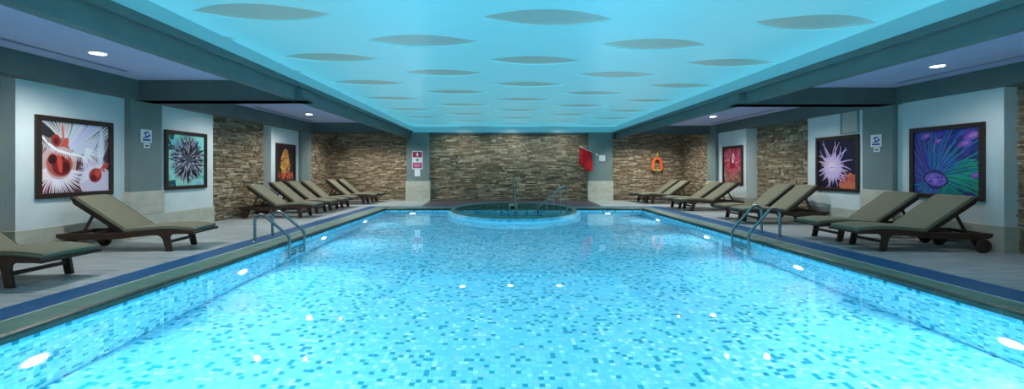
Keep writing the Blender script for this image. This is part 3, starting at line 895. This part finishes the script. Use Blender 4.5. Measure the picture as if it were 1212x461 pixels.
def art_yellow():
    r = random.Random(13); A = Art((26, 20, 24))
    for _ in range(30): A.blob(r.uniform(-.5, .5), r.uniform(-.5, -.25), r.uniform(.03, .09), .05, vary(r, (104, 40, 30), 22), 0, .3, 12, r)
    for _ in range(120):
        t = r.random(); y = -.25 + t * .62; w = .20 * math.sin(math.pi * min(1, .25 + t * .75)) + .06
        A.blob(r.uniform(-w, w) - .04, y, r.uniform(.03, .07), r.uniform(.03, .06), vary(r, (196, 156, 76) if r.random() < .65 else (168, 96, 56), 22), 0, .25, 10, r)
    A.blob(0, .32, .12, .09, (178, 116, 62), 0, .1, 14, r)
    for _ in range(24): A.blob(r.uniform(-.4, .4), r.uniform(-.42, -.26), .04, .05, vary(r, (190, 76, 60), 26), 0, .3, 10, r)
    return A
def art_red():
    r = random.Random(14); A = Art((116, 64, 56))
    for _ in range(60): A.blob(r.uniform(-.5, .5), r.uniform(-.5, -.1), r.uniform(.03, .08), .05, vary(r, (150, 118, 96), 34), 0, .3, 10, r)
    for _ in range(30): A.blob(r.uniform(-.5, .5), r.uniform(.1, .5), r.uniform(.04, .09), .06, vary(r, (188, 96, 110), 30), 0, .3, 10, r)
    A.blob(0, .14, .3, .32, (176, 22, 58), 0, .08, 26, r)
    for k in range(110):
        a = r.uniform(0, 2 * math.pi); A.ray_(.0, .12, a, r.uniform(.08, .25), r.uniform(.36, .6), .014, .004, vary(r, (206, 36, 84) if r.random() < .6 else (226, 130, 150), 20), r.uniform(-.3, .3), 3)
    A.blob(0, .1, .16, .22, (158, 10, 44)); A.blob(.04, .2, .085, .15, (240, 206, 222), -.15); A.blob(.05, .2, .035, .08, (206, 110, 170), -.15)
    return A
def art_violet():
    r = random.Random(15); A = Art((20, 16, 44))
    A.blob(.34, -.4, .26, .2, (196, 104, 74), .2, .1, 18, r); A.blob(.2, -.3, .1, .1, (150, 70, 66)); A.blob(.45, -.3, .14, .08, (176, 84, 70))
    A.blob(-.1, -.08, .24, .24, (176, 146, 196), 0, .05, 24, r)
    for k in range(30):
        deg = k * 12 + r.uniform(-4, 4); a = math.radians(deg)
        L = r.uniform(.46, .66) if 15 < deg % 360 < 165 else r.uniform(.34, .5)
        A.ray_(-.1, -.08, a, .18, L, .022, .006, vary(r, (186, 158, 206), 14), r.uniform(-.45, .35), 7)
    for k in range(44):
        a = math.radians(k * 8.2 + r.uniform(-3, 3)); A.ray_(-.1, -.08, a, .10, r.uniform(.24, .32), .012, .006, vary(r, (208, 188, 224), 12), 0, 2)
    A.blob(-.1, -.08, .19, .18, (206, 184, 222), 0, .03, 24, r); A.blob(-.11, -.06, .11, .10, (220, 202, 232)); A.ray_(-.17, -.08, 0, 0, .14, .006, .004, (150, 96, 130), 0, 2)
    return A
def art_blue():
    r = random.Random(16); A = Art((46, 52, 120))
    for _ in range(34): A.blob(r.uniform(-.5, .5), r.uniform(.1, .55), r.uniform(.06, .14), r.uniform(.03, .06), vary(r, (66, 58, 150) if r.random() < .6 else (34, 36, 96), 20), r.uniform(0, 1), .2, 14, r)
    for _ in range(16): A.blob(r.uniform(.2, .5), r.uniform(-.45, .0), r.uniform(.06, .14), .07, vary(r, (30, 140, 116), 20), r.random(), .2, 14, r)
    cx, cy_ = -.14, -.27
    for layer, (r1, cnt, cb) in enumerate(((.95, 34, (56, 60, 150)), (.8, 40, (52, 92, 168)), (.62, 44, (54, 128, 172)), (.46, 40, (58, 112, 176)))):
        for k in range(cnt):
            deg = k * 360 / cnt + r.uniform(-3, 3); a = math.radians(deg)
            c = cb
            if deg < 45 or deg > 300: c = (30, 150, 138)
            elif 120 < deg < 200: c = (78, 74, 168)
            L = r1 * r.uniform(.85, 1.1) * (.55 if 180 < deg < 340 else 1)
            A.ray_(cx, cy_, a, .16, L, .028, .012, vary(r, c, 16), -.22, 5); A.ray_(cx, cy_, a + .03, .16, L * .96, .008, .004, (26, 36, 84), -.22, 5)
    for (x, y, q) in ((-.3, .42, .09), (-.1, .33, .07), (.44, -.2, .07), (.4, .38, .12), (.3, .27, .1)):
        A.blob(x, y, q, q * .5, (132, 84, 176), .3, .15, 16, r); A.blob(x + .01, y + .01, q * .5, q * .22, (176, 120, 196), .3)
    A.blob(cx, cy_, .20, .125, (28, 26, 78), -.15); A.blob(cx, cy_, .175, .105, (122, 92, 186), -.15)
    for _ in range(22):
        t, q = r.uniform(0, 6.28), r.uniform(0, .8); A.blob(cx + math.cos(t) * .15 * q, cy_ + math.sin(t) * .08 * q, .03, .018, vary(r, (158, 132, 214) if r.random() < .5 else (84, 58, 150), 14), r.random(), .3, 10, r)
    return A

def wall_rot(side):
    if side == 'left': m = Matrix(((0, 0, 1), (1, 0, 0), (0, 1, 0)))
    elif side == 'right': m = Matrix(((0, 0, -1), (-1, 0, 0), (0, 1, 0)))
    else: m = Matrix(((1, 0, 0), (0, 0, -1), (0, 1, 0)))
    return m.to_euler()

def picture(loc, side, w, h, art, label):
    o = empty('framed_picture', loc, wall_rot(side)); fw = .075
    b = MB()
    W, H = w / 2, h / 2
    for x0, x1, y0, y1 in ((-W, W, H - fw, H), (-W, W, -H, -H + fw), (-W, -W + fw, -H + fw, H - fw), (W - fw, W, -H + fw, H - fw)):
        b.box(x0, x1, y0, y1, 0, .04, 'frame')
    b.build('frame', o, bevel=.006)
    iw, ih = w - 2 * fw, h - 2 * fw
    b = MB(); cl = b.bm.loops.layers.float_color.new('Col')
    b.box(-iw / 2, iw / 2, -ih / 2, ih / 2, .001, .010, 'printm')
    for f in b.bm.faces:
        for l in f.loops: l[cl] = (.02, .02, .03, 1)
    np_ = len(art.polys)
    for i, (p, c) in enumerate(art.polys):
        z = .011 + .008 * i / np_
        f = b.face([(x * iw, y * ih, z) for x, y in p], 'printm')
        f.normal_update()
        if f.normal.z < 0: f.normal_flip()
        for l in f.loops: l[cl] = (*c, 1)
    b.build('print', o, recalc=False)
    return tag(o, label, 'picture', 'square framed sea life pictures on the side walls')
picture((-6.688, 6.64, 1.435), 'left', 1.20, 1.22, art_white(), 'framed picture of white feathery anemones with red mouths on near left wall')
picture((-6.688, 8.95, 1.445), 'left', 1.18, 1.21, art_urchin(), 'framed picture of a spiny black sea urchin on pale turquoise')
picture((-6.688, 13.06, 1.44), 'left', 1.18, 1.21, art_yellow(), 'framed picture of yellow and orange coral on black ground')
picture((7.368, 13.47, 1.39), 'right', 1.18, 1.23, art_red(), 'framed picture of a crimson anemone with a white centre')
picture((7.458, 9.40, 1.38), 'right', 1.20, 1.23, art_violet(), 'framed picture of a pale violet anemone with tentacles on dark ground')
picture((7.498, 7.14, 1.375), 'right', 1.20, 1.24, art_blue(), 'framed picture of blue petals around a purple oval centre')

# ------------------------------------------------------------------ signs
def swim_sign(loc, side, label, label2):
    o = empty('swimming_sign', loc, wall_rot(side))
    b = MB(); b.box(-.12, .12, -.12, .12, 0, .008, 'plastic'); b.build('panel', o)
    b = MB(); z0, z1 = .008, .0105
    b.extr([(-.10, -.035), (.06, -.03), (.03, .0), (-.03, .03), (.015, .055), (.05, .05), (.055, .07), (.0, .085), (-.055, .06), (-.06, .045), (-.015, .0)], 2, z0, z1, 'signblue')
    b.disc((.06, .015, z0), (0, 0, 1), .024, .003, 'signblue', 18)
    b.extr([(-.085, -.088), (.085, -.088), (.085, -.052), (-.085, -.052)], 2, z0, z1, 'signblue')
    b.build('swimmer_symbol', o)
    tag(o, label, 'sign', 'blue and white swimming signs')
    p = Vector(loc); q = empty('notice_sign', (p.x, p.y + (.012 if side == 'left' else -.012), p.z - .175), wall_rot(side))
    b = MB(); b.box(-.065, .065, -.045, .045, 0, .006, 'plastic'); b.build('panel', q)
    b = MB(); b.extr([(-.04, -.012), (-.01, -.02), (.045, -.016), (.045, .0), (.01, .012), (-.03, .014)], 2, .006, .008, 'signink'); b.build('symbol', q)
    tag(q, label2, 'sign', 'small white notices on the side pillars')
swim_sign((-6.578, 7.81, 1.87), 'left', 'white square sign with blue swimmer on left pillar', 'small white notice right below the swimmer sign on left pillar')
swim_sign((7.398, 8.345, 1.82), 'right', 'white square sign with blue swimmer on right pillar', 'small white notice right below the swimmer sign on right pillar')

o = empty('safety_sign', (-3.40, 16.998, 1.635), wall_rot('back'))
b = MB(); b.box(-.21, .21, -.37, .37, 0, .008, 'plastic'); b.build('panel', o)
b = MB(); b.box(-.18, .18, .11, .33, .008, .011, 'signred'); r_ = b.build('top_field', o)
b = MB(); b.extr([(-.03, -.07), (.03, -.07), (.045, .0), (.03, .07), (-.03, .07), (-.045, 0)], 2, .011, .013, 'plastic'); x = b.build('symbol', r_); x.location = (0, .22, 0)
b = MB(); b.disc((0, 0, .008), (0, 0, 1), .045, .003, 'signink', 20); b.build('dot', o)
b = MB(); b.box(-.18, .18, -.33, -.10, .008, .011, 'signpink'); r_ = b.build('lower_field', o)
b = MB()
for k in range(4): b.box(-.13, .13 - .04 * (k % 2), -.155 - k * .04, -.147 - k * .04, .011, .0125, 'plastic')
b.build('writing', r_)
tag(o, 'tall crimson and white safety sign on back left pillar', 'sign')
b = MB(); b.box(-.11, .11, -.14, .14, 0, .006, 'plastic'); o = b.build('paper_sign'); o.location = (-3.40, 16.998, 1.12); o.rotation_euler = wall_rot('back')
tag(o, 'plain pale sheet below the crimson safety sign', 'notice')
b = MB(); b.box(-.12, .12, -.11, .12, 0, .035, 'plastic'); b.box(-.08, .08, -.13, -.11, 0, .03, 'plastic'); b.box(-.035, -.025, -.1, .1, .035, .037, 'ventframe'); b.box(.03, .04, -.1, .1, .035, .037, 'ventframe')
o = b.build('wall_control_box', bevel=.005); o.location = (4.03, 16.998, 1.71); o.rotation_euler = wall_rot('back')
tag(o, 'small white box mounted on back right pillar', 'box')

# vent grille high on the right wall panel
o = empty('vent_grille', (7.458, 9.05, 2.28), wall_rot('right'))
b = MB()
for x0, x1, y0, y1 in ((-.24, .24, .23, .26), (-.24, .24, -.26, -.23), (-.24, -.2, -.23, .23), (.2, .24, -.23, .23)): b.box(x0, x1, y0, y1, 0, .02, 'ventframe')
b.build('frame', o)
b = MB(); b.box(-.2, .2, -.23, .23, .001, .003, 'beam')
for k in range(-9, 10):
    c = k * .05
    for sg in (-1, 1):
        P = clip([((c - .010) / .4 - sg * .8, -.8), ((c + .010) / .4 - sg * .8, -.8), ((c + .010) / .4 + sg * .8, .8), ((c - .010) / .4 + sg * .8, .8)])
        if P: b.face([(x * .4, y * .46, .006 + .001 * sg) for x, y in P], 'grille')
b.build('lattice', o, recalc=False)
tag(o, 'square vent grille above the pale violet anemone picture', 'vent')

# ------------------------------------------------------------------ red flag, horseshoe buoy
o = empty('red_flag', (3.46, 16.9, 1.9))
b = MB(); b.tube([(.36, .10, -.04), (-.42, -.30, .27)], .012, 'plastic', 8); b.build('pole', o)
rings = []
NA, NB = 16, 14
b = MB(); grid = []
for i in range(NA + 1):
    a = i / NA; row = []
    base_ = Vector((.36, .10, -.04)).lerp(Vector((-.42, -.30, .27)), .30 + .68 * a)
    for j in range(NB + 1):
        t = j / NB
        drop = (.66 + .16 * math.sin(2.6 * (1 - a))) * t
        fold = .035 * math.sin(a * 13 + t * 2) * t + .02 * math.sin(a * 23) * t
        row.append(base_ + Vector((.10 * t * (1 - a) + .10 * a * t * .3 - .04 * t, fold * 1.2, -drop)))
    grid.append(row)
V = [[b.bm.verts.new(p) for p in row] for row in grid]
for i in range(NA):
    for j in range(NB):
        f = b.bm.faces.new((V[i][j], V[i + 1][j], V[i + 1][j + 1], V[i][j + 1])); f.material_index = b.mi('flag'); f.smooth = True
fl = b.build('cloth', o, recalc=False); sm = fl.modifiers.new('s', 'SOLIDIFY'); sm.thickness = .004
b = MB(); b.box(.32, .40, .08, .12, -.09, .0, 'plastic'); b.build('bracket', o)
tag(o, 'red flag hanging from a slanted pole by back right pillar', 'flag')

o = empty('horseshoe_buoy', (6.30, 17.13, 1.42))
pts = []
for k in range(25):
    t = math.radians(-52 + k * 284 / 24); pts.append((.155 * math.cos(t) * (1 + .0), 0, .10 + .2 * math.sin(t)))
pts = [(.20, 0, -.22), (.185, 0, -.12), (.165, 0, 0)] + [(.15 * math.cos(math.radians(a)), 0, .12 + .15 * math.sin(math.radians(a))) for a in range(0, 181, 15)] + [(-.165, 0, 0), (-.185, 0, -.12), (-.20, 0, -.22)]
b = MB(); b.tube(pts, [.04] + [.062] * (len(pts) - 2) + [.04], 'orange', 12); b.build('float', o)
b = MB(); b.tube([(0, 0, .27), (-.015, -.02, .42), (.02, 0, .52)], .018, 'yellow', 8); b.tube([(0, 0, .3), (.03, -.02, .42), (.015, 0, .53)], .014, 'yellow', 8); b.build('hanging_rope', o)
b = MB(); b.tube([(-.17, -.03, -.2), (-.05, -.04, -.17), (.08, -.03, -.2), (.17, -.03, -.19)], .022, 'yellow', 8); b.build('strap', o)
b = MB()
for s in (-1, 1): b.tube([(s * .17, .0, -.22), (s * .19, 0, -.34), (s * .15, 0, -.38)], .010, 'signink', 6)
b.build('cord', o)
b = MB(); b.tube([(.018, .09, .53), (.018, -.02, .53), (.018, -.03, .56)], .008, 'steel', 6); b.build('hook', o)
tag(o, 'orange horseshoe life buoy hung on the right part of the stone back wall', 'life buoy')

# ------------------------------------------------------------------ pool ladders
def smooth_path(P, n=6):
    out = []
    for i in range(len(P) - 1):
        p0, p1, p2, p3 = (Vector(P[max(i - 1, 0)]), Vector(P[i]), Vector(P[i + 1]), Vector(P[min(i + 2, len(P) - 1)]))
        for k in range(n):
            t = k / n
            out.append(.5 * ((2 * p1) + (-p0 + p2) * t + (2 * p0 - 5 * p1 + 4 * p2 - p3) * t * t + (-p0 + 3 * p1 - 3 * p2 + p3) * t ** 3))
    out.append(Vector(P[-1])); return out
def ladder(xe, s, y0, y1, out, ht, label):
    """xe: pool wall x; s: direction away from the pool"""
    o = empty('pool_ladder', (xe, (y0 + y1) / 2, 0)); h = (y1 - y0) / 2
    for v in (-h, h):
        top = [(s * (out - .11 + .11 * math.cos(math.radians(q))), v, ht - .12 + .12 * math.sin(math.radians(q))) for q in range(0, 136, 15)]
        x1, z1 = abs(top[-1][0]), top[-1][2]
        dg = [(s * (x1 + (-.055 - x1) * q / 5), v, z1 + (.10 - z1) * q / 5) for q in range(1, 5)]
        P = [(s * out, v, .0), (s * out, v, .2), (s * out, v, ht - .20)] + top + dg + [(-s * .045, v, .10), (-s * .066, v, .04), (-s * .07, v, -.05), (-s * .07, v, -.3), (-s * .07, v, -.6), (-s * .07, v, -1.0), (-s * .03, v, -1.06), (s * -.01, v, -1.08)]
        b = MB(); b.tube(smooth_path(P), .024, 'steel', 12); rl = b.build('rail', o)
        b = MB(); b.disc((s * out, v, 0), (0, 0, 1), .045, .012, 'steel', 20, .035); b.build('flange', rl)
    for z in (-.32, -.56, -.80):
        b = MB(); b.box(-s * .03, -s * .11, -h + .02, h - .02, z - .012, z + .012, 'steel'); b.build('tread', o, bevel=.004)
    return tag(o, label, 'ladder', 'stainless pool ladders')
ladder(PL, -1, 7.32, 7.88, .53, .47, 'stainless steel ladder with curved rails at left pool edge')
ladder(PR, 1, 7.66, 8.20, .50, .55, 'stainless steel ladder with curved rails at right pool edge')

# ------------------------------------------------------------------ spa handrails
o = empty('spa_handrail', (.42, 14.0, 0))
b = MB(); b.tube(smooth_path([(0, 1.95, 0), (0, 1.95, .6), (0, 1.88, .86), (0, 1.7, .90), (.02, .6, .48), (.03, -.5, .06), (.03, -.62, -.05), (.03, -.64, -.5)]), .022, 'steel', 10); b.build('rail', o)
b = MB(); b.tube([(0.02, .62, .48), (.02, .62, -.5)], .016, 'steel', 8); b.build('post', o)
b = MB(); b.disc((0, 1.95, 0), (0, 0, 1), .045, .012, 'steel', 18); b.build('flange', o)
tag(o, 'stainless steel handrail sloping towards the viewer over middle of the whirlpool', 'handrail', 'stainless handrails of the whirlpool')
o = empty('spa_handrail', (1.89, 12.35, 0))
b = MB(); b.tube(smooth_path([(0, 0, 0), (0, 0, .55), (-.01, 0, .74), (-.07, 0, .775), (-.2, 0, .68), (-.75, 0, .20), (-.82, 0, .12), (-.84, 0, 0), (-.84, 0, -.6)]), .020, 'steel', 10); b.build('rail', o)
for x in (-.17, -.38, -.58):
    b = MB(); b.tube([(x, 0, .70 + (x + .17) * .87), (x, 0, -.5)], .010, 'steel', 8); b.build('baluster', o)
b = MB(); b.disc((0, 0, 0), (0, 0, 1), .045, .012, 'steel', 18); b.build('flange', o)
tag(o, 'stainless steel handrail with thin balusters slanting across right side of the whirlpool', 'handrail', 'stainless handrails of the whirlpool')
o = empty('skimmer_box', (.42, 15.70, -.13))
b = MB(); b.box(-.16, .16, -.05, .1, -.08, .09, 'limestone'); b.build('body', o, bevel=.01)
b = MB(); b.box(-.10, .10, -.056, -.05, -.05, .02, 'slot'); b.build('slot', o)
tag(o, 'small pale box on the inner back wall of the whirlpool', 'skimmer')

# ------------------------------------------------------------------ world and camera
w = bpy.data.worlds.new('world'); S.world = w; w.use_nodes = True
w.node_tree.nodes['Background'].inputs[0].default_value = (.02, .03, .035, 1)
w.node_tree.nodes['Background'].inputs[1].default_value = .2
cd = bpy.data.cameras.new('camera'); cam = bpy.data.objects.new('camera', cd); COL.objects.link(cam)
cam.location = (0, 0, CH); cam.rotation_euler = (math.pi / 2, 0, 0)
cd.sensor_width = 36; cd.lens = 36 * F / 1212
cd.shift_x = (606 - CX) / 1212; cd.shift_y = -(230.5 - CY) / 1212
cd.clip_start = .05; cd.clip_end = 100
S.camera = cam
